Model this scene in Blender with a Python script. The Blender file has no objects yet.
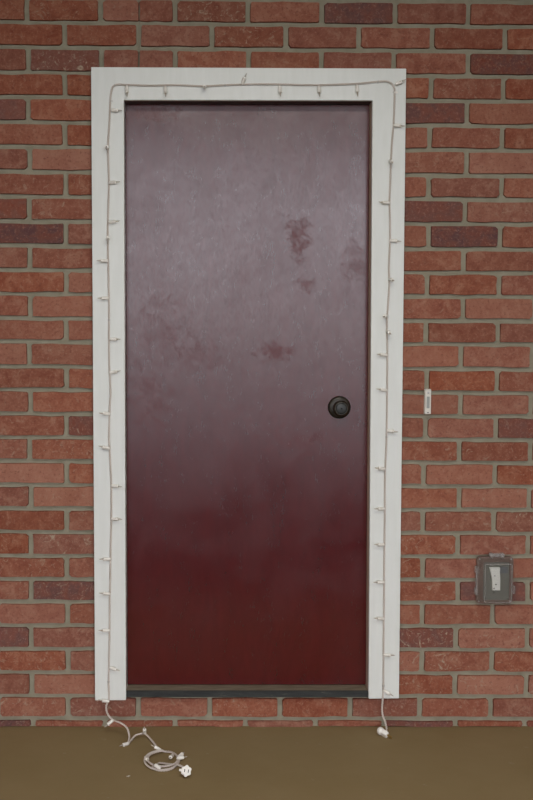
import bpy, bmesh, math, random
from mathutils import Vector, Matrix
random.seed(11)
S = bpy.context.scene
COL = S.collection

# ------------------------------------------------------------------ camera
F = 1111.0; PCX = 216.0
YAW, PITCH, ROLL = 0.0117, 0.0690, 0.00437
CAM = Vector((-0.1541, -3.7051, 1.3746))
def cam_basis():
    cy, sy, cp, sp = math.cos(YAW), math.sin(YAW), math.cos(PITCH), math.sin(PITCH)
    f = Vector((sy*cp, cy*cp, -sp)); r = Vector((cy, -sy, 0)); u = r.cross(f)
    cr, sr = math.cos(ROLL), math.sin(ROLL)
    return cr*r + sr*u, -sr*r + cr*u, f
RT, UP, FW = cam_basis()
cd = bpy.data.cameras.new('camera'); cam = bpy.data.objects.new('camera', cd); COL.objects.link(cam)
M = Matrix((RT, UP, -FW)).transposed().to_4x4(); M.translation = CAM
cam.matrix_world = M
cd.sensor_fit = 'VERTICAL'; cd.sensor_height = 36.0; cd.sensor_width = 24.0
cd.lens = 36.0*F/800.0; cd.shift_x = (266.5-PCX)/800.0
cd.clip_start = 0.05; cd.clip_end = 200
S.camera = cam

# ------------------------------------------------------------------ light and exposure
vs = S.view_settings
S.display_settings.display_device = 'sRGB'
vs.view_transform = 'Standard'; vs.look = 'None'; vs.gamma = 1; vs.use_curve_mapping = False
vs.exposure = 0.13
w = bpy.data.worlds.new('world'); S.world = w; w.use_nodes = True
nt = w.node_tree; nt.nodes.clear()
out = nt.nodes.new('ShaderNodeOutputWorld'); bg = nt.nodes.new('ShaderNodeBackground')
tc = nt.nodes.new('ShaderNodeTexCoord'); sx = nt.nodes.new('ShaderNodeSeparateXYZ')
mr = nt.nodes.new('ShaderNodeMapRange'); mr.inputs[1].default_value = -1; mr.inputs[2].default_value = 1
cr = nt.nodes.new('ShaderNodeValToRGB'); el = cr.color_ramp.elements
el[0].position = 0.0; el[0].color = (.30, .29, .27, 1)
el[1].position = 1.0; el[1].color = (.62, .72, .86, 1)
for p, c in ((.495, (.40, .40, .38, 1)), (.505, (.92, .92, 1.0, 1)), (.70, (.90, .92, 1.0, 1))):
    e = el.new(p); e.color = c
nt.links.new(tc.outputs['Generated'], sx.inputs[0]); nt.links.new(sx.outputs['Z'], mr.inputs[0])
nt.links.new(mr.outputs[0], cr.inputs[0]); nt.links.new(cr.outputs[0], bg.inputs[0])
bg.inputs[1].default_value = 3.5
nt.links.new(bg.outputs[0], out.inputs[0])
# unseen broad area light, added to bring soft light and shadows from above
ld = bpy.data.lights.new('added_top_light', 'AREA'); ld.shape = 'RECTANGLE'; ld.size = 1.3; ld.size_y = .5; ld.energy = 34; ld.color = (1.0, .975, .90)
lo = bpy.data.objects.new('added_top_light', ld); COL.objects.link(lo); lo.location = (.1, -2.1, 2.86)

# ------------------------------------------------------------------ pixel <-> plane helpers (points on real planes of the place)
def ray(px, py): return (FW*F + RT*(px-PCX) + UP*(400-py))
def W(px, py, Y=0.0):
    d = ray(px, py); t = (Y-CAM.y)/d.y; return CAM + d*t
def G(px, py, Z=0.0):
    d = ray(px, py); t = (Z-CAM.z)/d.z; return CAM + d*t

# ------------------------------------------------------------------ object helpers
def tag(o, label=None, cat=None, group=None, kind=None):
    if label: o['label'] = label
    if cat: o['category'] = cat
    if group: o['group'] = group
    if kind: o['kind'] = kind
    return o
def obj(name, me, mat=None, parent=None, loc=None):
    o = bpy.data.objects.new(name, me); COL.objects.link(o)
    if mat is not None and me is not None and len(me.materials) == 0: me.materials.append(mat)
    if parent is not None: o.parent = parent
    if loc is not None: o.location = loc
    return o
def pm(name, verts, faces, smooth=False):
    me = bpy.data.meshes.new(name); me.from_pydata([tuple(v) for v in verts], [], faces); me.update()
    if smooth:
        for p in me.polygons: p.use_smooth = True
    return me
def bm_mesh(name, bm, smooth=False, normals=True):
    if normals: bmesh.ops.recalc_face_normals(bm, faces=bm.faces[:])
    me = bpy.data.meshes.new(name); bm.to_mesh(me); bm.free()
    if smooth:
        for p in me.polygons: p.use_smooth = True
    return me
def add_box(bm, x0, x1, y0, y1, z0, z1):
    v = [bm.verts.new(p) for p in ((x0,y0,z0),(x1,y0,z0),(x1,y1,z0),(x0,y1,z0),(x0,y0,z1),(x1,y0,z1),(x1,y1,z1),(x0,y1,z1))]
    for f in ((0,1,5,4),(1,2,6,5),(2,3,7,6),(3,0,4,7),(4,5,6,7),(3,2,1,0)): bm.faces.new([v[i] for i in f])
    return v
def bevel_all(bm, r, seg=2):
    bmesh.ops.recalc_face_normals(bm, faces=bm.faces[:])
    bmesh.ops.bevel(bm, geom=bm.edges[:], offset=r, segments=seg, affect='EDGES', profile=0.5)
def prism(poly, y0, y1, name, bev=0.0, smooth=False):
    """poly: (x, z) points; extruded along y"""
    bm = bmesh.new()
    a = [bm.verts.new((x, y0, z)) for x, z in poly]; b = [bm.verts.new((x, y1, z)) for x, z in poly]
    bm.faces.new(a); bm.faces.new(b[::-1]); n = len(poly)
    for i in range(n): bm.faces.new((a[i], b[i], b[(i+1) % n], a[(i+1) % n]))
    if bev: bevel_all(bm, bev)
    return bm_mesh(name, bm, smooth)
def rrect(x0, x1, z0, z1, r, n=5):
    pts = []
    for cx, cz, a0 in ((x1-r, z1-r, 0), (x0+r, z1-r, 90), (x0+r, z0+r, 180), (x1-r, z0+r, 270)):
        for k in range(n+1):
            a = math.radians(a0 + 90*k/n); pts.append((cx+r*math.cos(a), cz+r*math.sin(a)))
    return pts
def lathe(profile, name, n=32, axis='y', smooth=True):
    """profile: (radius, along); revolves round the axis"""
    vs_, fs = [], []
    for r, h in profile:
        for k in range(n):
            a = 2*math.pi*k/n; c, s = r*math.cos(a), r*math.sin(a)
            vs_.append((c, h, s) if axis == 'y' else (h, c, s))
    m = len(profile)
    for i in range(m-1):
        for k in range(n):
            k2 = (k+1) % n; fs.append((i*n+k, i*n+k2, (i+1)*n+k2, (i+1)*n+k))
    fs.append(tuple(range(n))[::-1]); fs.append(tuple((m-1)*n+k for k in range(n)))
    bm = bmesh.new(); me = pm('t', vs_, fs); bm.from_mesh(me); bpy.data.meshes.remove(me)
    return bm_mesh(name, bm, smooth)

# ------------------------------------------------------------------ materials
def mat(name, col=(.5,.5,.5), rough=.6, spec=.5, metal=0.0):
    m = bpy.data.materials.new(name); m.use_nodes = True
    b = m.node_tree.nodes['Principled BSDF']
    b.inputs['Base Color'].default_value = (*col, 1); b.inputs['Roughness'].default_value = rough
    b.inputs['Specular IOR Level'].default_value = spec; b.inputs['Metallic'].default_value = metal
    return m, m.node_tree, b
def N(t, kind, **kw):
    n = t.nodes.new(kind)
    for k, v in kw.items():
        if k.startswith('i_'): n.inputs[k[2:].replace('_', ' ')].default_value = v
        else: setattr(n, k, v)
    return n
def noise(t, vec, scale, detail=3, rough=.55, dist=0.0):
    n = N(t, 'ShaderNodeTexNoise'); n.inputs['Scale'].default_value = scale; n.inputs['Detail'].default_value = detail
    n.inputs['Roughness'].default_value = rough; n.inputs['Distortion'].default_value = dist
    t.links.new(vec, n.inputs['Vector']); return n.outputs['Fac']
def ramp(t, fac, stops):
    r = N(t, 'ShaderNodeValToRGB'); e = r.color_ramp.elements
    e[0].position, e[0].color = stops[0][0], (*stops[0][1], 1); e[1].position, e[1].color = stops[-1][0], (*stops[-1][1], 1)
    for p, c in stops[1:-1]:
        x = e.new(p); x.color = (*c, 1)
    t.links.new(fac, r.inputs[0]); return r.outputs[0]
def rng(t, fac, a, b, c, d):
    r = N(t, 'ShaderNodeMapRange'); t.links.new(fac, r.inputs[0])
    for i, v in enumerate((a, b, c, d)): r.inputs[i+1].default_value = v
    return r.outputs[0]
def mix(t, fac, a, b, mode='MIX'):
    m = N(t, 'ShaderNodeMix', data_type='RGBA', blend_type=mode)
    for s, v in ((m.inputs[0], fac), (m.inputs[6], a), (m.inputs[7], b)):
        if isinstance(v, (int, float)): s.default_value = v
        elif isinstance(v, tuple): s.default_value = (*v, 1)
        else: t.links.new(v, s)
    return m.outputs[2]
def mth(t, op, a, b=0.0, clamp=False):
    m = N(t, 'ShaderNodeMath', operation=op, use_clamp=clamp)
    for s, v in ((m.inputs[0], a), (m.inputs[1], b)):
        if isinstance(v, (int, float)): s.default_value = v
        else: t.links.new(v, s)
    return m.outputs[0]
def bump(t, b, h, strength=.3, dist=.002):
    n = N(t, 'ShaderNodeBump'); n.inputs['Strength'].default_value = strength; n.inputs['Distance'].default_value = dist
    t.links.new(h, n.inputs['Height']); t.links.new(n.outputs[0], b.inputs['Normal'])

def brick_material(name, island=False):
    m, t, b = mat(name, rough=.85, spec=.12)
    geo = N(t, 'ShaderNodeNewGeometry'); oi = N(t, 'ShaderNodeObjectInfo')
    rnd = geo.outputs['Random Per Island'] if island else oi.outputs['Random']
    off = N(t, 'ShaderNodeVectorMath', operation='SCALE'); comb = N(t, 'ShaderNodeCombineXYZ')
    t.links.new(rnd, comb.inputs[0]); t.links.new(rnd, comb.inputs[2]); t.links.new(comb.outputs[0], off.inputs[0]); off.inputs[3].default_value = 37.0
    add = N(t, 'ShaderNodeVectorMath', operation='ADD'); t.links.new(geo.outputs['Position'], add.inputs[0]); t.links.new(off.outputs[0], add.inputs[1])
    v = add.outputs[0]
    sep = N(t, 'ShaderNodeSeparateColor'); t.links.new(oi.outputs['Color'], sep.inputs[0])
    n1 = noise(t, v, 22, 5, .65, .6); n2 = noise(t, v, 110, 4, .7); n3 = noise(t, v, 7, 2)
    base = ramp(t, n1, [(.32, (.212, .052, .025)), (.50, (.270, .083, .042)), (.68, (.340, .140, .080))])
    wn = N(t, 'ShaderNodeTexWhiteNoise', noise_dimensions='1D'); t.links.new(rnd, wn.inputs['W'])
    tone = rng(t, wn.outputs[0], 0, 1, .88, 1.08)
    hsv = N(t, 'ShaderNodeHueSaturation'); t.links.new(base, hsv.inputs['Color']); t.links.new(tone, hsv.inputs['Value'])
    t.links.new(rng(t, rnd, 0, 1, .86, .99), hsv.inputs['Saturation'])
    c = hsv.outputs[0]
    # scorched, purple-grey face
    dk = mth(t, 'MULTIPLY', sep.outputs[0], rng(t, n1, .34, .60, .25, 1.0), True)
    c = mix(t, dk, c, (.115, .055, .053))
    # pale dusty face
    pl = mth(t, 'MULTIPLY', sep.outputs[1], rng(t, n3, .3, .65, .35, 1.0), True)
    c = mix(t, pl, c, (.39, .180, .120))
    # mortar smeared on the face
    n4 = noise(t, v, 34, 6, .68, 2.2)
    sm = mth(t, 'MULTIPLY', rng(t, n4, .56, .68, 0, 1), mth(t, 'ADD', mth(t, 'MULTIPLY', sep.outputs[2], .95), .10), True)
    c = mix(t, sm, c, (.40, .32, .23))
    # fine pits
    c = mix(t, rng(t, n2, .36, .44, .45, 0), c, (.12, .035, .028))
    c = mix(t, rng(t, n2, .56, .64, 0, .35), c, (.42, .22, .16))
    t.links.new(c, b.inputs['Base Color'])
    h = mth(t, 'ADD', mth(t, 'MULTIPLY', n2, .6), mth(t, 'MULTIPLY', n1, 1.0))
    bump(t, b, h, .75, .003)
    return m
M_brick = brick_material('brick_red'); M_brick_far = brick_material('brick_red_joined', True)

M_mortar, t, b = mat('mortar_grey', (.25,.23,.19), .9, .1)
geo = N(t, 'ShaderNodeNewGeometry'); n1 = noise(t, geo.outputs['Position'], 30, 4); n2 = noise(t, geo.outputs['Position'], 260, 3)
t.links.new(ramp(t, n1, [(.3, (.255, .232, .165)), (.7, (.320, .292, .215))]), b.inputs['Base Color'])
bump(t, b, mth(t, 'ADD', n1, n2), .5, .002)

M_trim, t, b = mat('white_trim_paint', (.76,.755,.71), .42, .45)
geo = N(t, 'ShaderNodeNewGeometry')
mp = N(t, 'ShaderNodeMapping'); mp.inputs['Scale'].default_value = (9, 9, 1.2); t.links.new(geo.outputs['Position'], mp.inputs[0])
n1 = noise(t, mp.outputs[0], 6, 3); n2 = noise(t, geo.outputs['Position'], 90, 3)
t.links.new(ramp(t, n1, [(.3, (.725, .735, .685)), (.7, (.765, .775, .730))]), b.inputs['Base Color'])
bump(t, b, mth(t, 'ADD', n1, mth(t, 'MULTIPLY', n2, .3)), .12, .002)

# door: dark red gloss paint on a flush wooden slab, with the grain showing through
M_door, t, b = mat('dark_red_gloss_paint', (.10,.006,.008), .38, .62)
geo = N(t, 'ShaderNodeNewGeometry'); P = geo.outputs['Position']
mp = N(t, 'ShaderNodeMapping'); mp.inputs['Scale'].default_value = (1, 1, .28); t.links.new(P, mp.inputs[0])
g1 = noise(t, mp.outputs[0], 22, 5, .65, 1.2)       # flowing grain
g2 = noise(t, mp.outputs[0], 230, 3, .7, .2)      # fine pores
g3 = noise(t, mp.outputs[0], 260, 2, .6)
blot = noise(t, P, 5.5, 4, .6, .4)
rag = noise(t, P, 26, 5, .7, 1.0)
# duller worn patches of the paint, each at its own place on the slab
pat = 0.0
for px_, py_, rx_, rz_, st_ in ((297,237,.050,.080,.75),(275,350,.085,.040,.7),(163,330,.10,.14,.3),(355,262,.05,.09,.3),(150,112,.12,.05,.5),(200,355,.12,.07,.25),(305,285,.035,.03,.5),(150,400,.09,.12,.35),(300,440,.16,.06,.3)):
    c_ = W(px_, py_, .045)
    sb = N(t, 'ShaderNodeVectorMath', operation='SUBTRACT'); t.links.new(P, sb.inputs[0]); sb.inputs[1].default_value = c_
    dv = N(t, 'ShaderNodeVectorMath', operation='DIVIDE'); t.links.new(sb.outputs[0], dv.inputs[0]); dv.inputs[1].default_value = (rx_, 1, rz_)
    ln = N(t, 'ShaderNodeVectorMath', operation='LENGTH'); t.links.new(dv.outputs[0], ln.inputs[0])
    d_ = mth(t, 'ADD', ln.outputs['Value'], rng(t, rag, .3, .7, .7, -.6))
    pat = mth(t, 'MAXIMUM', rng(t, d_, .15, 1.0, st_, 0), pat)
c = ramp(t, g1, [(.3, (.064, .0022, .0024)), (.7, (.084, .0034, .0036))])
c = mix(t, mth(t, 'MULTIPLY', pat, .8), c, (.115, .005, .004))
t.links.new(c, b.inputs['Base Color'])
rr = mth(t, 'ADD', mth(t, 'ADD', rng(t, blot, .3, .7, .17, .25), mth(t, 'MULTIPLY', pat, .16)), rng(t, g2, .35, .65, -.01, .02))
t.links.new(rr, b.inputs['Roughness'])
t.links.new(mth(t, 'SUBTRACT', mth(t, 'MULTIPLY', rng(t, g3, .35, .65, .90, .70), rng(t, rag, .30, .70, 1.06, .84)), mth(t, 'MULTIPLY', pat, .38)), b.inputs['Specular IOR Level'])
bump(t, b, mth(t, 'ADD', mth(t, 'MULTIPLY', g1, .5), mth(t, 'MULTIPLY', g2, .05)), .12, .002)

M_jamb, t, b = mat('brown_jamb_wood', (.20,.13,.09), .6, .4)
geo = N(t, 'ShaderNodeNewGeometry'); mp = N(t, 'ShaderNodeMapping'); mp.inputs['Scale'].default_value = (40, 40, 3); t.links.new(geo.outputs['Position'], mp.inputs[0])
t.links.new(ramp(t, noise(t, mp.outputs[0], 3, 4), [(.3, (.56,.40,.29)), (.7, (.68,.52,.40))]), b.inputs['Base Color'])
M_head = mat('maroon_head_paint', (.075,.022,.018), .55, .3)[0]
M_sill, t, b = mat('weathered_sill_top', (.1,.08,.06), .75, .3)
geo = N(t, 'ShaderNodeNewGeometry'); mp = N(t, 'ShaderNodeMapping'); mp.inputs['Scale'].default_value = (5, 30, 30); t.links.new(geo.outputs['Position'], mp.inputs[0])
t.links.new(ramp(t, noise(t, mp.outputs[0], 3, 4), [(.3, (.15,.115,.075)), (.7, (.26,.21,.15))]), b.inputs['Base Color'])
M_sillf, t, b = mat('dark_sill_edge', (.035,.037,.037), .7, .25)
geo = N(t, 'ShaderNodeNewGeometry'); mp = N(t, 'ShaderNodeMapping'); mp.inputs['Scale'].default_value = (1, 6, 6); t.links.new(geo.outputs['Position'], mp.inputs[0])
nn = noise(t, mp.outputs[0], 14, 5, .7)
t.links.new(ramp(t, nn, [(.3, (.022,.024,.024)), (.62, (.045,.047,.044)), (.74, (.16,.14,.11))]), b.inputs['Base Color'])

M_floor, t, b = mat('brown_floor_paint', (.16,.11,.06), .85, .12)
geo = N(t, 'ShaderNodeNewGeometry'); P = geo.outputs['Position']
n1 = noise(t, P, 3.5, 4, .6); n2 = noise(t, P, 70, 4, .6); n3 = noise(t, P, 24, 3)
c = ramp(t, n1, [(.3, (.262, .190, .090)), (.7, (.294, .217, .110))])
c = mix(t, rng(t, n3, .68, .74, 0, .5), c, (.33, .27, .18))
t.links.new(c, b.inputs['Base Color'])
bump(t, b, mth(t, 'ADD', n2, n3), .18, .002)

M_ceil, t, b = mat('added_roof_paint', (.42,.40,.36), .7, .3)  # for the unseen roof added to block sky light
M_white, t, b = mat('white_plastic', (.86,.82,.74), .35, .5)
M_wire, t, b = mat('white_wire_insulation', (.68,.60,.53), .45, .5)
M_bulb, t, b = mat('clear_bulb_glass', (.85,.78,.66), .15, .5)
b.inputs['Transmission Weight'].default_value = .55; b.inputs['IOR'].default_value = 1.45
M_fil, t, b = mat('bulb_filament_post', (.42,.33,.22), .5, .5)
M_brass, t, b = mat('brass_prong', (.62,.43,.16), .3, .5, 1.0)
M_knob, t, b = mat('oil_rubbed_bronze', (.030,.026,.022), .38, .5, .35)
geo = N(t, 'ShaderNodeNewGeometry'); nn = noise(t, geo.outputs['Position'], 60, 3)
t.links.new(ramp(t, nn, [(.3, (.017,.014,.010)), (.7, (.038,.028,.016))]), b.inputs['Base Color'])
M_knobf, t, b = mat('knob_face_bronze', (.030,.030,.027), .42, .5, .3)
M_black, t, b = mat('black_void', (.006,.006,.006), .8, .2)
M_bell, t, b = mat('ivory_bell_plastic', (.70,.66,.58), .45, .4)
M_lens, t, b = mat('grey_bell_button', (.30,.31,.28), .35, .5)
M_screw, t, b = mat('steel_screw', (.45,.44,.42), .35, .5, .9)
M_gasket, t, b = mat('grey_box_plastic', (.16,.105,.080), .5, .4)
M_plate, t, b = mat('grey_green_plate', (.15,.155,.125), .5, .4)
M_rocker, t, b = mat('white_receptacle_plastic', (.88,.88,.80), .4, .5)
M_tagd, t, b = mat('dark_grey_plate', (.10,.115,.12), .4, .5)
M_cover, t, b = mat('smoky_clear_polycarbonate', (.20,.17,.15), .10, .9)
b.inputs['Alpha'].default_value = .13
M_rim, t, b = mat('clear_edge_highlight', (.46,.42,.39), .25, .8)  # lighter tint stands in for highlights on the clear plastic edges
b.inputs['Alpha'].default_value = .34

# ------------------------------------------------------------------ setting
YF, YM, YB = 0.0, 0.009, 0.16           # brick face, mortar face, back of wall
Y_CAS, Y_DOOR = -0.020, 0.045           # casing face, door face
CEIL = 2.90
bm = bmesh.new(); add_box(bm, -3.6, 3.6, -1.7, .05, -.12, 0.0)
fl = obj('floor', bm_mesh('floor', bm), M_floor)
tag(fl, 'brown painted smooth floor in front of the brick wall', 'floor', kind='structure')
bm = bmesh.new(); add_box(bm, -3.6, 3.6, -8.0, -1.7, -.20, -.02)  # unseen dark ground, added so the lower door reflects something dark
M_dark_ground, t, b = mat('added_ground_dark', (.035,.034,.032), .9, .1)
geo = N(t, 'ShaderNodeNewGeometry'); t.links.new(ramp(t, noise(t, geo.outputs['Position'], 60, 4), [(.3, (.025,.025,.024)), (.7, (.05,.048,.045))]), b.inputs['Base Color'])
tag(obj('added_dark_ground', bm_mesh('added_dark_ground', bm), M_dark_ground), 'unseen dark ground added to dim the low door reflection, before the concrete', 'ground', kind='structure')
bm = bmesh.new(); add_box(bm, -30, 30, -45, -8.0, -.20, -.02)  # unseen pale ground, added to feed the sheen on the door
M_pale_ground, t, b = mat('added_pale_concrete', (.07,.068,.062), .9, .2)
geo = N(t, 'ShaderNodeNewGeometry'); t.links.new(ramp(t, noise(t, geo.outputs['Position'], 5, 4), [(.3, (.34,.335,.33)), (.7, (.44,.435,.42))]), b.inputs['Base Color'])
tag(obj('added_pale_ground', bm_mesh('pale_ground', bm), M_pale_ground), 'unseen pale concrete ground added for the sheen on the door', 'ground', kind='structure')
bm = bmesh.new(); add_box(bm, -3.6, 3.6, -5.6, .16, CEIL, CEIL+.12)  # unseen roof, added to cut sky light and the upper door sheen
tag(obj('added_roof', bm_mesh('added_roof', bm), M_ceil), 'plain unseen roof added to cut the sky light above the wall', 'added_roof', kind='structure')

M_side, t, b = mat('added_side_paint', (.30,.27,.23), .8, .3)  # unseen side walls, added to narrow the band of sky light
for nm, x0, x1, sd_ in (('added_wall_left', -3.6, -3.4, 'left'), ('added_wall_right', 3.4, 3.6, 'right')):
    bm = bmesh.new(); add_box(bm, x0, x1, -5.6, .16, 0, CEIL)
    tag(obj(nm, bm_mesh(nm, bm), M_side), 'unseen side wall added to narrow the sky light at the %s end of the brick wall' % sd_, 'wall', kind='structure')

# frame corners measured on the casing face
def cz(px, py): p = W(px, py, Y_CAS); return (p.x, p.z)
OTL, OTR, OBL, OBR = cz(91, 67), cz(406.3, 68.5), cz(95, 700.5), cz(399, 698.5)
ITL, ITR, IBL, IBR = cz(123.9, 100), cz(372.5, 100.5), cz(126.0, 700.3), cz(368.6, 698.8)
xs = W(139, 30, YM).x                    # seam between two wall panels
XL, XR, ZT, ZB = ITL[0]-.012, ITR[0]+.022, ITL[1]+.022, .104
XA, XB = -3.4, 3.4
bm = bmesh.new()
for x0, x1, z0, z1 in ((XA, XL, 0, CEIL), (XR, XB, 0, CEIL), (XL, XR, 0, ZB), (XL, XR, ZT, CEIL)):
    add_box(bm, x0, x1, YM+.004, YB, z0, z1)
for x0, x1, z0, z1 in ((XA, XL, 0, CEIL), (XR, XB, 0, CEIL), (XL, XR, 0, ZB), (XL, xs-.0009, ZT, CEIL), (xs+.0009, XR, ZT, CEIL)):
    add_box(bm, x0, x1, YM, YM+.004, z0, z1)
wall = obj('wall_back', bm_mesh('wall_back', bm), M_mortar)
tag(wall, 'red brick wall with recessed grey mortar joints around the door', 'wall', kind='structure')

# ---- bricks: joint lines measured at two columns of the wall (x=50 and x=465)
JL = [-3,22,47,72.2,97,122,146.7,171.6,196.5,221.3,245.7,270,294,318.4,341.8,366.6,390,414,437.5,461.3,485,508.7,532,556,579.4,602,625.7,649.3,672.6,696,718.5]
JR = [1.5,26,51,75.8,100.7,125.4,150,175.6,199.2,224,249,272.8,296.7,320.8,344.4,369,393,416.4,439.8,463,486.5,510,533.5,556.7,580,603,626.5,650,673.5,696.6,719]
def J(i, x): return JL[i] + (JR[i]-JL[i])*(x-50)/415.0
VL = {0:[-46,26.5,100.5,139,175,248,322,395.5,468.5,541], 1:[-9,64.5,138.7,212,286,359,432.5,505.5,579], 2:[-45,28,101.5,139,175,248.5,321.5,394,468.5,541],
 29:[-2.5,67.8,138.3,209.5,280,350,420,490.7,561], 30:[-38,33,105,175,245.4,315.4,384,455.6,525,595]}
LEFTJ = {3:64.5,4:28,5:64.5,6:29.5,7:65.5,8:29,9:65.5,10:29.5,11:66,12:30,13:66,14:29,15:66.3,16:30.3,17:66.3,18:29.5,19:66.5,20:31,21:66.5,22:30.5,23:66.5,24:31,25:67.4,26:31,27:67.8,28:31.5}
# the list above starts one course high on the odd rows of the photograph; right-hand joints per course
RIGHTJ = {3:[431.4,503.6],4:[467.3,540],5:[430,502.5],6:[466.8,539],7:[428.7,502],8:[465.2,537.5],9:[429,500.4],10:[464,536],11:[427.4,499.4],12:[463.4,535],
 13:[426.4,498.3],14:[461.3,532.5],15:[427,497.3],16:[461,531.4],17:[425.6,496],18:[459.5,530.6],19:[424,495],20:[459.5,529.3],21:[423,494],22:[457.9,528.3],
 23:[423,493.3],24:[458,528],25:[422.4,492.8],26:[456,527.5],27:[422,492],28:[455.3,526.4]}
# tone of single bricks: (row, x inside it): (scorched, pale, smeared)
TONE = {(0,358):(.85,0,.2),(0,210):(.1,0,.75),(0,60):(0,.1,.45),(2,60):(.45,0,.9),(2,500):(.8,0,.2),(2,150):(.1,.1,.1),(4,10):(.7,0,.1),(4,430):(.85,0,0),(4,500):(.1,.4,0),
 (6,60):(.1,.75,0),(6,500):(0,.5,0),(5,415):(.1,.55,0),(8,10):(.6,0,.1),(8,430):(.75,0,.1),(9,30):(1,0,0),(9,470):(1,0,.1),(8,60):(.1,0,.4),(11,80):(0,.6,0),(12,500):(0,.6,0),(12,60):(.1,.5,.1),
 (14,10):(0,.7,0),(13,30):(.1,.4,0),(17,80):(.65,0,.5),(17,520):(.7,0,.3),(14,430):(0,.5,.1),(19,30):(0,.85,.05),(20,60):(0,.85,.35),(19,450):(0,.5,.1),(20,500):(0,.6,.3),(20,430):(0,.35,.1),(21,520):(0,.1,.8),
 (21,10):(0,0,.2),(22,60):(.05,.05,.8),(22,10):(0,0,.5),(22,430):(0,0,.6),(24,60):(.85,0,.5),(24,10):(0,.1,.5),(24,490):(.8,0,.2),(26,10):(.8,0,.5),(26,430):(.75,0,1),(26,500):(0,.5,.6),
 (27,450):(0,.1,.8),(27,410):(0,.45,.6),(27,520):(0,.1,.5),(28,60):(.05,.55,.25),(28,490):(0,.8,.5),(28,430):(.1,0,.5),(30,20):(.95,0,.5),(30,420):(.8,0,.4),(29,100):(.3,0,.6),(29,240):(0,.1,.5),(29,385):(.4,.1,.5),
 (29,450):(.1,.1,.3),(23,430):(0,.1,.1),(25,60):(0,.3,.1),(25,450):(0,.25,.2),(1,240):(.1,.1,.6),(1,100):(.1,.1,.3),(7,80):(0,0,.3)}
def brick_mesh(w_, h_, seed):
    """irregular outline, slightly rounded arrises; about 46 triangles"""
    rg = random.Random(seed)
    x, z = w_/2, h_/2; o = []
    rc = [rg.choice((.002,.003,.004,.005,.008)) for _ in range(4)]
    rc = [min(r, h_*.25, w_*.25) for r in rc]
    jx = lambda: rg.uniform(-.0012, .0012)
    n = 3 if w_ > .08 else 1
    o += [(-x+rc[0], -z+jx())] + [(-x + w_*(k+1)/(n+1)+rg.uniform(-.012,.012)*min(1, w_/.2), -z+rg.uniform(-.0026,.0020)) for k in range(n)] + [(x-rc[1], -z+jx())]
    o += [(x+jx(), -z+rc[1]), (x+rg.uniform(-.002,.0008), rg.uniform(-.3,.3)*z), (x+jx(), z-rc[2])]
    o += [(x-rc[2], z+jx())] + [(x - w_*(k+1)/(n+1)+rg.uniform(-.012,.012)*min(1, w_/.2), z+rg.uniform(-.0026,.0020)) for k in range(n)] + [(-x+rc[3], z+jx())]
    o += [(-x+jx(), z-rc[3]), (-x+rg.uniform(-.0008,.002), rg.uniform(-.3,.3)*z), (-x+jx(), -z+rc[0])]
    m = len(o); yf = YF + rg.uniform(-.0012, .0008)
    tx, tz = rg.uniform(-.0006,.0006), rg.uniform(-.0006,.0006)
    V = [(a, YM+.001, c) for a, c in o]
    V += [(a - math.copysign(.0012, a), yf + tx*a/x + tz*c/z, c - math.copysign(.0012, c)) for a, c in o]
    Fc = [(i, (i+1) % m, m+(i+1) % m, m+i) for i in range(m)] + [tuple(range(m, 2*m))]
    return V, Fc
def bricks_in_row(i, edges, cut=()):
    ym = lambda x: None
    for a, c in zip(edges[:-1], edges[1:]):
        ga = .35 if a in cut and i != 1 else 2.3; gc = .35 if c in cut and i != 1 else 2.3
        xm = (a+c)/2
        pt, pb = J(i, xm)+2.1, (J(i+1, xm)-2.1 if i < 30 else None)
        p0 = W(a+ga, pt, YF); p1 = W(c-gc, pt, YF); zt = W(xm, pt, YF).z
        zb = W(xm, pb, YF).z if pb else .0005
        # x of the ends, taken half way down the course
        pmid = (pt + (pb or 727))/2
        x0, x1 = W(a+ga, pmid, YF).x, W(c-gc, pmid, YF).x
        V, Fc = brick_mesh(x1-x0, zt-zb, i*100+int(xm)+7)
        me = pm('brick', V, Fc)
        o = obj('brick', me, M_brick, wall, ((x0+x1)/2, 0, (zt+zb)/2))
        tone = (random.choice((0,0,0,.06,.12)), random.choice((0,0,.1,.2,.3)), random.choice((.05,.1,.2,.3)) if i < 18 else random.choice((.15,.25,.45,.6)))
        for (r, x), v in TONE.items():
            if r == i and a < x < c: tone = v
        o.color = (*tone, 1)
ends = {}
for i in range(31):
    if i in VL:
        bricks_in_row(i, VL[i], (139,)); ends[i] = (VL[i][0], VL[i][-1])
    else:
        l = LEFTJ[i]; period = 73.2 - 2.8*(i/30)
        le = [l-period] + [l] if l < 40 else [l-period] + [l]
        le.append(112.0)
        r = RIGHTJ[i]; re = [387.0] + r + ([r[-1]+period] if r[-1] < 534 else [])
        bricks_in_row(i, le); bricks_in_row(i, re); ends[i] = (le[0], re[-1])
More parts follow.
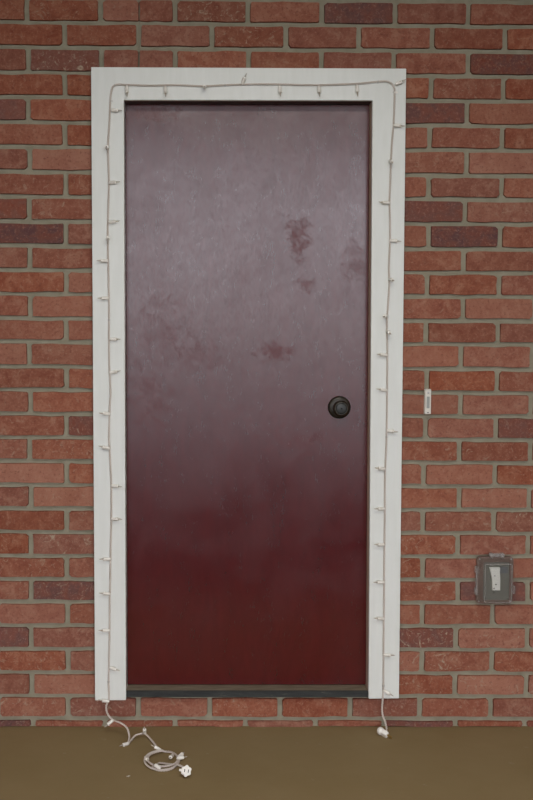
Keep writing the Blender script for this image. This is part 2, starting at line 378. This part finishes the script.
# the wall beyond the frame: same bricks, joined
bm = bmesh.new()
def far_brick(x0, x1, z0, z1, sd_):
    V, Fc = brick_mesh(x1-x0, z1-z0, sd_); cx, czz = (x0+x1)/2, (z0+z1)/2
    vv = [bm.verts.new((a+cx, y, c+czz)) for a, y, c in V]
    for f in Fc: bm.faces.new([vv[k] for k in f])
BL_, GAP = .2395, .0155
k = 0
for i in range(31):
    ym_ = (J(i, 50)+(J(i+1, 50) if i < 30 else 727))/2
    zt_, zb_ = W(0, J(i, 0)+2.1).z, (W(0, J(i+1, 0)-2.1).z if i < 30 else .0005)
    x = W(ends[i][0], ym_).x
    while x-.05 > XA:
        x0 = max(x-BL_, XA); far_brick(x0+GAP/2, x-GAP/2, zb_, zt_, 5000+k); k += 1; x -= BL_
    zt_, zb_ = W(533, J(i, 533)+2.1).z, (W(533, J(i+1, 533)-2.1).z if i < 30 else .0005)
    x = W(ends[i][1], ym_).x
    while x+.05 < XB:
        x1 = min(x+BL_, XB); far_brick(x+GAP/2, x1-GAP/2, zb_, zt_, 5000+k); k += 1; x += BL_
z = W(266, J(0, 266)).z; odd = 0
while z+.06 < CEIL:
    x = XA - odd*BL_/2
    while x < XB-.06:
        x0, x1 = max(x, XA)+GAP/2, min(x+BL_, XB)-GAP/2
        far_brick(x0, x1, z+GAP/2, z+.0805-GAP/2, 9000+k); k += 1; x += BL_
    z += .0805; odd = 1-odd
fb = obj('brick_course', bm_mesh('brick_course', bm, normals=True), M_brick_far, wall); fb['kind'] = 'stuff'; fb.color = (.1, .1, .25, 1)

# ---- door casing: three white boards
trim = obj('trim_1', None); tag(trim, 'flat white painted casing framing the red door', 'door casing', kind='structure')
yb = -0.002
def board(poly, name='casing_board'):
    me = prism(poly, Y_CAS, yb, name, .0015); return obj(name, me, M_trim, trim)
mx = lambda a, c, f: (a[0]+(c[0]-a[0])*f, a[1]+(c[1]-a[1])*f)
g = .0003
board([OTL, OBL, IBL, ITL, ITR, IBR, OBR, OTR])

# ---- jambs and head of the recess
jam = obj('trim_2', None); tag(jam, 'narrow door jamb lining inside the white casing, brown on its right side', 'door jamb', kind='structure')
YJ0, YJ1 = yb+.0002, .10
def jamb(poly, m=None): obj('jamb_board', prism(poly, YJ0, YJ1, 'jamb_board'), m or M_jamb, jam)
e = .0006
jamb([(ITR[0]+e, ITR[1]+e), (ITR[0]+.016, ITR[1]+e), (IBR[0]+.016, ZB+.022), (IBR[0]+e, ZB+.022)])
jamb([(ITL[0]-.010, ITL[1]+e), (ITL[0]-e, ITL[1]+e), (IBL[0]-e, ZB+.022), (IBL[0]-.010, ZB+.022)], M_trim)
jamb([(ITL[0]-.010, ITL[1]+e+.0005), (ITR[0]+.016, ITR[1]+e+.0005), (ITR[0]+.016, ITR[1]+.018), (ITL[0]-.010, ITL[1]+.018)], M_head)

# ---- sill
zs1 = W(247, 691.2, Y_CAS+.002).z; zs0 = W(247, 697.2, Y_CAS+.002).z
sill = obj('trim_3', None); tag(sill, 'dark weathered sill below the red door', 'door sill', kind='structure')
XSL, XSR = IBL[0]+.0008, IBR[0]-.0008
bm = bmesh.new(); add_box(bm, XSL, XSR, Y_CAS+.002, Y_CAS+.014, zs0, zs1-.0005); bevel_all(bm, .0012)
obj('sill_edge', bm_mesh('sill_edge', bm), M_sillf, sill)
bm = bmesh.new(); add_box(bm, XSL, XSR, Y_CAS+.0142, .10, zs0+.002, zs1); bevel_all(bm, .001)
obj('sill_board', bm_mesh('sill_board', bm), M_sill, sill)

# ---- door slab and knob
dr = obj('door_1', None); tag(dr, 'flush dark red gloss painted door with round black knob', 'door', kind='structure')
zd = zs1+.002
slab = [(ITL[0]+.0005, ITL[1]-.001), (ITR[0]+.0002, ITR[1]-.001), (IBR[0]+.0002, zd), (IBL[0]+.0005, zd)]
obj('door_slab', prism(slab, Y_DOOR, Y_DOOR+.044, 'door_slab', .0015), M_door, dr)
kc = W(339.2, 407.3, Y_DOOR)
rose = [(.0385, 0), (.0385, -.004), (.0365, -.008), (.032, -.0105), (.024, -.012), (.016, -.013)]
ro = obj('knob_rose', lathe(rose, 'rose', 48), M_knob, dr, kc)
kn = [(.013, -.012), (.0125, -.026), (.016, -.031), (.022, -.036), (.0262, -.043), (.0270, -.050), (.0255, -.056), (.0225, -.0600), (.0205, -.0610), (.0190, -.0603), (.0001, -.0612)]
kb = obj('knob', lathe(kn[:-1], 'knob', 48), M_knob, dr, kc)
fc = obj('knob_face', lathe([(.0192, -.0595), (.0188, -.0612), (.0150, -.0624), (.004, -.0632)], 'knob_face', 40), M_knobf, kb)
kh = obj('keyhole', lathe([(.0026, -.0600), (.0026, -.0636)], 'keyhole', 16), M_black, kb)

# ------------------------------------------------------------------ doorbell
def box_obj(name, x0, x1, y0, y1, z0, z1, bev, m, parent, loc=None):
    bm = bmesh.new(); add_box(bm, x0, x1, y0, y1, z0, z1)
    if bev: bevel_all(bm, bev)
    return obj(name, bm_mesh(name, bm), m, parent, loc)
bx0, bx1 = W(425.0, 401, -.014).x, W(431.0, 401, -.014).x
bz1, bz0 = W(428, 389.3, -.014).z, W(428, 414.0, -.014).z
bell = obj('doorbell_button', None, loc=((bx0+bx1)/2, -.0012, bz0)); tag(bell, 'narrow white doorbell button on the brick right of the white casing', 'doorbell')
hw, hh = (bx1-bx0)/2, bz1-bz0
box_obj('bell_body', -hw, hw, -.0150, 0, 0, hh, .0012, M_bell, bell)
box_obj('bell_base', -hw-.0012, hw+.0004, -.0045, .0004, -.0008, hh+.0008, .0008, M_bell, bell)
mid = hh*.47
box_obj('push_bar', -.0048, .0048, -.0168, -.0149, mid-.0195, mid+.0195, .0009, M_lens, bell)
s1 = obj('screw', lathe([(.0036, -.0148), (.0036, -.0160), (.0028, -.0164)], 'screw', 16), M_screw, bell, (0, 0, hh*.865))
s2 = obj('screw', lathe([(.0022, -.0148), (.0022, -.0156), (.0016, -.0158)], 'screw', 16), M_knobf, bell, (0, 0, hh*.06))

# ------------------------------------------------------------------ outlet in a clear weatherproof cover
def q(px, py, Y): p = W(px, py, Y); return p.x, p.z
ob = obj('outlet_box', None, loc=(0, 0, 0)); tag(ob, 'outdoor outlet under smoky clear plastic bubble cover on the brick wall', 'outlet')
x0, z1 = q(477.0, 556.5, -.01); x1, z0 = q(512.3, 603.5, -.01)
cx_, cz_ = (x0+x1)/2, (z0+z1)/2
ob.location = (cx_, -.0014, cz_)
hx, hz = (x1-x0)/2, (z1-z0)/2
# back frame: ring with a gasket edge
def ring_mesh(out_, in_, y0, y1, name):
    n = len(out_); V = []
    for y in (y0, y1):
        V += [(x, y, z) for x, z in out_]; V += [(x, y, z) for x, z in in_]
    Fs = []
    for i in range(n):
        j = (i+1) % n
        Fs += [(i, j, n+j, n+i), (2*n+i, 3*n+i, 3*n+j, 2*n+j), (i, 2*n+i, 2*n+j, j), (n+i, n+j, 3*n+j, 3*n+i)]
    bm = bmesh.new(); me = pm('t', V, Fs); bm.from_mesh(me); bpy.data.meshes.remove(me)
    return bm_mesh(name, bm)
obj('base_frame', ring_mesh(rrect(-hx, hx, -hz, hz, .012), rrect(-hx+.022, hx-.012, -hz+.012, hz-.018, .008), -.012, 0, 'base_frame'), M_gasket, ob)
obj('mounting_plate', prism(rrect(-hx+.010, hx-.010, -hz+.010, hz-.010, .006), -.0065, -.0005, 'mounting_plate'), M_plate, ob)
# receptacle: white, slightly tapered and tilted
def loc_xz(px, py, Y=-.012): x, z = q(px, py, Y); return x-cx_, z-cz_
rp = [loc_xz(489.2, 567.3), loc_xz(499.8, 567.3), loc_xz(499.4, 571.5), loc_xz(499.9, 579), loc_xz(499.8, 590), loc_xz(492.0, 590), loc_xz(491.8, 579)]
rec = obj('receptacle', prism(rp, -.016, -.0063, 'receptacle', .0007), M_rocker, ob)
for px, py, r in ((494.5, 575.5, .0018), (495.6, 584.0, .0025), (493.7, 588.0, .0021)):
    a, c = loc_xz(px, py); obj('slot', lathe([(r, -.0155), (r, -.0164)], 'slot', 12), M_black, rec, (a, 0, c))
a, c = loc_xz(494.6, 592.5); obj('ground_screw', lathe([(.0025, -.006), (.0025, -.0085), (.0015, -.009)], 'ground_screw', 12), M_knobf, ob, (a, 0, c))
a0, c1 = loc_xz(500.5, 567.0); a1, c0 = loc_xz(508.0, 573.5)
obj('nameplate', prism(rrect(a0, a1, c0, c1, .002), -.0078, -.0063, 'nameplate'), M_tagd, ob)
# bubble cover: shelled
def bubble(inset, yfront, name):
    lv = [(0.0, -.010), (0.0, -.014), (.003, -.018), (.004, yfront*.62), (.0065, yfront*.9), (.010, yfront)]
    loops = [(rrect(-hx+.003+inset+s, hx-.003-inset-s, -hz+.003+inset+s, hz-.003-inset-s, max(.004, .012-inset-s*.3), 6), y) for s, y in lv]
    return loops
outer = bubble(0, -.050, 'o'); inner = bubble(.0028, -.0474, 'i')
V, Fs = [], []; n = len(outer[0][0])
seq = outer + inner[::-1]
for lp, y in seq: V += [(x, y, z) for x, z in lp]
for k in range(len(seq)):
    if k == len(outer)-1: continue
    k2 = (k+1) % len(seq)
    for i in range(n):
        j = (i+1) % n; Fs.append((k*n+i, k*n+j, k2*n+j, k2*n+i))
Fs.append(tuple((len(outer)-1)*n+i for i in range(n))); Fs.append(tuple(len(outer)*n+i for i in range(n)))
bm = bmesh.new(); me = pm('t', V, Fs); bm.from_mesh(me); bpy.data.meshes.remove(me)
cov = obj('bubble_cover', bm_mesh('bubble_cover', bm), M_cover, ob)
# raised window rim on the front, its pale colour painting the highlight lines
obj('window_rim_highlight', ring_mesh(rrect(-hx+.017, hx-.014, -hz+.013, hz-.016, .006), rrect(-hx+.0195, hx-.0165, -hz+.0155, hz-.0185, .004), -.0512, -.0500, 'window_rim_highlight'), M_rim, cov)
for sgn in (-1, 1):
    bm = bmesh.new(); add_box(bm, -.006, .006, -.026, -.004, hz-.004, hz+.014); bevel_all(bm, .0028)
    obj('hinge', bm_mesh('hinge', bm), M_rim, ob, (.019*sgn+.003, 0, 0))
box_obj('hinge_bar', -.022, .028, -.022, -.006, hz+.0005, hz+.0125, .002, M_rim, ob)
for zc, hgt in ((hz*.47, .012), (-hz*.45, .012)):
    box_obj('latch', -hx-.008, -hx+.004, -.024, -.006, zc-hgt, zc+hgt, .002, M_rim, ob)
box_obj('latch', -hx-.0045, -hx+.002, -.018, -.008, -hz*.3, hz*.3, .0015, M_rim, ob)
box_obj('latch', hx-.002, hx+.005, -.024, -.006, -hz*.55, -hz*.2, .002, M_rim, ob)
for a in (-1, 1):
    for c in (-1, 1):
        obj('screw', lathe([(.0028, -.011), (.0028, -.0135), (.0018, -.014)], 'screw', 12), M_screw, ob, ((hx-.0085)*a, 0, (hz-.0085)*c))

# ------------------------------------------------------------------ string of mini lights
lights = obj('string_lights', None, loc=(0, 0, 0))
tag(lights, 'white twisted cord of mini bulbs stapled round the casing, plugs on floor', 'string lights')
YW = Y_CAS - .0042
wp = [(108.8,699),(108.7,682),(109.5,630),(109.7,600),(110,587),(110.6,550),(111.4,512),(111.2,482),(109.6,450),(109,437),(110,400),(110.6,395),(109.2,361),(109,312),(108.7,286),(107.7,237.5),(108.5,200),(109,183),
 (108,147),(109.3,125),(110.4,101),(111.5,91),(114.5,85.3),(126.6,84.8),(150,85.6),(175,85),(202.6,86),(235,84.6),(270,84.2),(313.6,85),(340,84.4),(359,83.6),(384.6,81.2),(391,83.2),(394.2,88),(394.6,94),(393.7,121.6),(391.5,150),(390.3,180),
 (389.5,200),(390,222.5),(390,241),(389,267),(389.3,286),(387,320),(387.3,350),(387,400),(386.6,437),(385,475),(384.8,512),(384.2,560),(384,600),(383.6,637),(383.3,686),(382.9,697)]
pts = [W(x, y, YW) for x, y in wp]
# left tail, hanging off the casing and running over the floor to a coil
tail = [W(106.3,706,-.030), W(107.6,713.7,-.042), W(112.7,719.5,-.060), W(120.5,722.8,-.085), W(127,728,-.10), G(129.4,737,.012), G(128,743.6,.004), G(131,740.5,.006),
        G(135.4,735.6,.012), G(140.6,733.9,.014), G(145,733.6,.012), G(152,740.5,.006), G(161,750.5,.004)]
def ell(cx, cy, rx, ry, a0, a1, n, z0, z1):
    return [G(cx+rx*math.cos(math.radians(a0+(a1-a0)*k/n)), cy+ry*math.sin(math.radians(a0+(a1-a0)*k/n)), z0+(z1-z0)*k/n) for k in range(1, n+1)]
coil = ell(162, 760.2, 17.2, 9.6, -80, 275, 16, .0045, .0110) + ell(163, 758.8, 15.2, 7.6, -85, -350, 12, .012, .010)
coil += [G(176, 764.5, .006), G(168, 764.0, .005), G(160, 763.0, .0045), G(156, 765.5, .0045)]
coil = coil[:]
lead = [G(152.5, 767.5, .0045), G(160, 770.5, .0040), G(171, 769.2, .004), G(178, 765.0, .006), G(182.5, 766.5, .008)]
left = (tail + coil + lead)[::-1]
right = [W(382.0,709,-.030), W(382.9,716,-.034), W(385.2,722,-.045), G(386.6,728.8,.016), G(386.2,732.0,.012)]
path = left + pts + right
def catmull(P, step=.0022):
    out = []
    for i in range(len(P)-1):
        p0, p1, p2, p3 = P[max(i-1, 0)], P[i], P[i+1], P[min(i+2, len(P)-1)]
        L_ = (p2-p1).length; n = max(2, int(L_/step))
        if L_ < 1e-5: continue
        # centripetal-ish tangents keep tight bends calm
        t1 = (p2-p0)*(L_/max((p2-p1).length+(p1-p0).length, 1e-6)); t2 = (p3-p1)*(L_/max((p3-p2).length+(p2-p1).length, 1e-6))
        for k in range(n):
            s = k/n; h1 = 2*s**3-3*s**2+1; h2 = s**3-2*s**2+s; h3 = -2*s**3+3*s**2; h4 = s**3-s**2
            out.append(p1*h1+t1*h2+p2*h3+t2*h4)
    out.append(P[-1]); return out
cl = catmull(path)
def tube(points, rad, seg, twist_r=0.0, phase=0.0, pitch=.022, V=None, Fs=None):
    V = [] if V is None else V; Fs = [] if Fs is None else Fs
    up = Vector((0.3, -1, .2)).normalized(); s = 0; base = len(V); prev = None
    for i, p in enumerate(points):
        tg = (points[min(i+1, len(points)-1)]-points[max(i-1, 0)]).normalized()
        up = (up - tg*up.dot(tg)).normalized(); sd2 = tg.cross(up)
        if i: s += (p-points[i-1]).length
        a = phase + 2*math.pi*s/pitch
        c = p + (up*math.cos(a)+sd2*math.sin(a))*twist_r
        for k in range(seg):
            b_ = 2*math.pi*k/seg; V.append(c + (up*math.cos(b_)+sd2*math.sin(b_))*rad)
    for i in range(len(points)-1):
        for k in range(seg):
            k2 = (k+1) % seg; Fs.append((base+i*seg+k, base+i*seg+k2, base+(i+1)*seg+k2, base+(i+1)*seg+k))
    Fs.append(tuple(base+k for k in range(seg))[::-1]); Fs.append(tuple(base+(len(points)-1)*seg+k for k in range(seg)))
    return V, Fs
V, Fs = [], []
for ph in range(3): tube(cl, .00145, 5, .0021, ph*2*math.pi/3, .024, V, Fs)
obj('cord', pm('cord', V, Fs, True), M_wire, lights)

# sockets with bulbs: shared meshes, axis +x
sock_me = lathe([(.0028, -.001), (.0050, .002), (.0056, .006), (.0058, .019), (.0062, .0195), (.0062, .0225), (.0045, .0235)], 'socket', 10, 'x')
bulb_me = lathe([(.0022, .0222), (.0022, .029), (.0016, .034), (.0008, .0365), (.0004, .0380)], 'bulb', 8, 'x')
fil_me = lathe([(.0007, .0216), (.0007, .0290), (.0003, .0310)], 'filament', 6, 'x')
sock_me.materials.append(M_white); bulb_me.materials.append(M_bulb); fil_me.materials.append(M_fil)
def put_light(p, d, scale=1.0):
    s = obj('socket', sock_me, None, lights); s.rotation_mode = 'QUATERNION'
    s.location = p; s.rotation_quaternion = d.normalized().to_track_quat('X', 'Z'); s.scale = (scale,)*3
    obj('bulb', bulb_me, None, s); obj('filament', fil_me, None, s)
B = [(110.9,110.2,124,110.6),(109,183,121,181.5),(108.7,222.5,120.7,220.6),(108,261,94.5,260.4),(108.7,298.3,96.4,298),(109.5,339.3,122,339),(109.8,373,121,370.4),(110,414,96.8,412.7),(109.4,448.7,99,446),
 (111.3,485.5,122,486.8),(111.6,519,123.8,519.3),(110.4,559,96,559.4),(110,594,96,592.8),(109.6,630.7,97,630.4),(109.6,667.5,122,671.5),(109.0,701.5,96.4,699.5),
 (126.7,86,127.2,98.5),(165,86.5,165.7,96),(242,84,247,72.5),(279.7,86,280.7,98),(318.7,86,320,98),(357,85,357.8,97),(395.2,84.5,407,79),(393.7,125.4,405.5,126),
 (389.5,203,379,201.8),(390,240.5,400.5,241.2),(387,355.3,375,354),(386.9,390.5,374,388.4),(387,430.5,398.5,432),(385,469,373,467.5),(384.6,509,372.8,508.7),(384.2,544.8,372.2,544.4),
 (384,582,372,582.6),(383.8,618.8,372,618),(383.7,655,397,655.5),(383.6,690.3,395,697)]
rg = random.Random(3)
for x0_, y0_, x1_, y1_ in B:
    a, c = W(x0_, y0_, YW-.002), W(x1_, y1_, YW-.002-rg.uniform(.002, .012)); put_light(a, c-a)
# bulbs that point out at the viewer
for x_, y_, dx, dz in ((108,147,-.1,-.15),(107.6,237.5,.15,-.2),(204,86,.1,-.3),(390,160.5,.1,-.35),(389.4,279,.3,-.2),(387.1,316,-.6,-.1),(387.2,331,.2,-.3)):
    put_light(W(x_, y_, YW-.002), Vector((dx, -1, dz)))
# bulbs on the tail and coil
put_light(W(113.2,720,-.062), W(104,727.5,-.075)-W(113.2,720,-.062))
put_light(G(129,743.2,.006), G(118,746.5,.0045)-G(129,743.2,.006))
put_light(G(144.8,733.6,.014), Vector((-.02, -.5, .8)))
put_light(G(161,750.5,.007), Vector((-.8, .3, .35)))
put_light(G(178.6,757,.012), G(191,746.5,.018)-G(178.6,757,.012))
put_light(G(160,768.2,.012), G(151,762.5,.016)-G(160,768.2,.012))
put_light(G(173,755,.010), G(168,759.5,.012)-G(173,755,.010))
put_light(G(177,758.5,.012), G(190,756.0,.010)-G(177,758.5,.012))
put_light(G(145.5,757,.010), G(149.5,762.5,.010)-G(145.5,757,.010))
# wire staples driven into the casing
def staple(px, py, vertical):
    bm = bmesh.new()
    add_box(bm, -.0045, .0045, -.0007, .0007, -.0008, .0008)
    for s in (-1, 1): add_box(bm, .0038*s-.0006, .0038*s+.0006, .0007, .0062, -.0006, .0006)
    o = obj('staple', bm_mesh('staple', bm), M_screw, lights); p = W(px, py, Y_CAS-.0072); o.location = p
    if not vertical: o.rotation_euler = (0, math.pi/2, 0)
for px, py, v in ((111.5,101,1),(114.5,85.3,0),(108.9,320,1),(108.5,682,1),(378,81.8,0),(387.3,331,1),(383.5,686,1),(225,85,0),(394.3,92,1),(386.6,437,1)): staple(px, py, v)
# paper flag on the cord
fp = W(395.8, 92.4, YW-.004); box_obj('paper_flag', -.0055, .0055, -.0004, .0004, -.003, .003, 0, M_white, lights, fp)

# ---- end connector at the coil: flat body with lobed edge and two slots
def connector(origin, R_, label=None):
    p = obj('socket_connector', None, None, lights)
    out_ = []
    for k in range(40):
        a = 2*math.pi*k/40; r = .0152*(1+.11*math.cos(6*a)); out_.append((r*.98*math.cos(a+.52), r*1.06*math.sin(a+.52)))
    obj('connector_body', prism(out_, -.0055, .0055, 'connector_body', .0012), M_white, p)
    for s in (-1, 1): box_obj('slot', .0058*s-.0012, .0058*s+.0012, -.0060, -.0050, -.0045, .0045, 0, M_black, p)
    box_obj('strain_relief', -.022, -.011, -.0040, .0040, -.0035, .0035, .001, M_white, p)
    p.matrix_world = Matrix.Translation(origin) @ R_
    return p
from mathutils import Euler
connector(G(186.2, 771.0, .0205), Euler((math.radians(-28), math.radians(12), math.radians(6))).to_matrix().to_4x4())
# ---- male plug at the right tail
pl = obj('plug', None, None, lights)
body = [(-.016, -.008), (-.006, -.011), (.008, -.011), (.010, -.008), (.010, .008), (.008, .011), (-.006, .011), (-.016, .008)]
obj('plug_body', prism(body, -.0085, .0085, 'plug_body', .0025), M_white, pl)
obj('plug_grip', lathe([(.006, -.030), (.0115, -.026), (.0130, -.018), (.0115, -.012), (.009, -.010)], 'plug_grip', 14, 'x'), M_white, pl)
for s in (-1, 1): box_obj('prong', .010, .027, -.0032, .0032, .0060*s-.0008, .0060*s+.0008, .0004, M_brass, pl)
pl.matrix_world = Matrix.Translation(G(385.2, 734.0, .0115)) @ Euler((math.radians(35), math.radians(18), math.radians(-42))).to_matrix().to_4x4()

# ------------------------------------------------------------------ crumb on the floor
def crumb(px, py, n, s, label, seed):
    rg = random.Random(seed); bm = bmesh.new()
    for _ in range(n):
        c = Vector((rg.uniform(-s, s), rg.uniform(-s, s), .0012)); r = rg.uniform(.0010, .0026)
        g_ = bmesh.ops.create_icosphere(bm, subdivisions=1, radius=r)
        for v in g_['verts']: v.co = Vector((v.co.x*rg.uniform(.8, 1.6), v.co.y, v.co.z*.5)) + c
    o = obj('debris', bm_mesh('debris', bm), M_white, None, G(px, py, 0)); tag(o, label, 'debris')
crumb(128.3, 776.5, 5, .004, 'tiny pale crumb of debris on floor in front of coiled cord', 5)
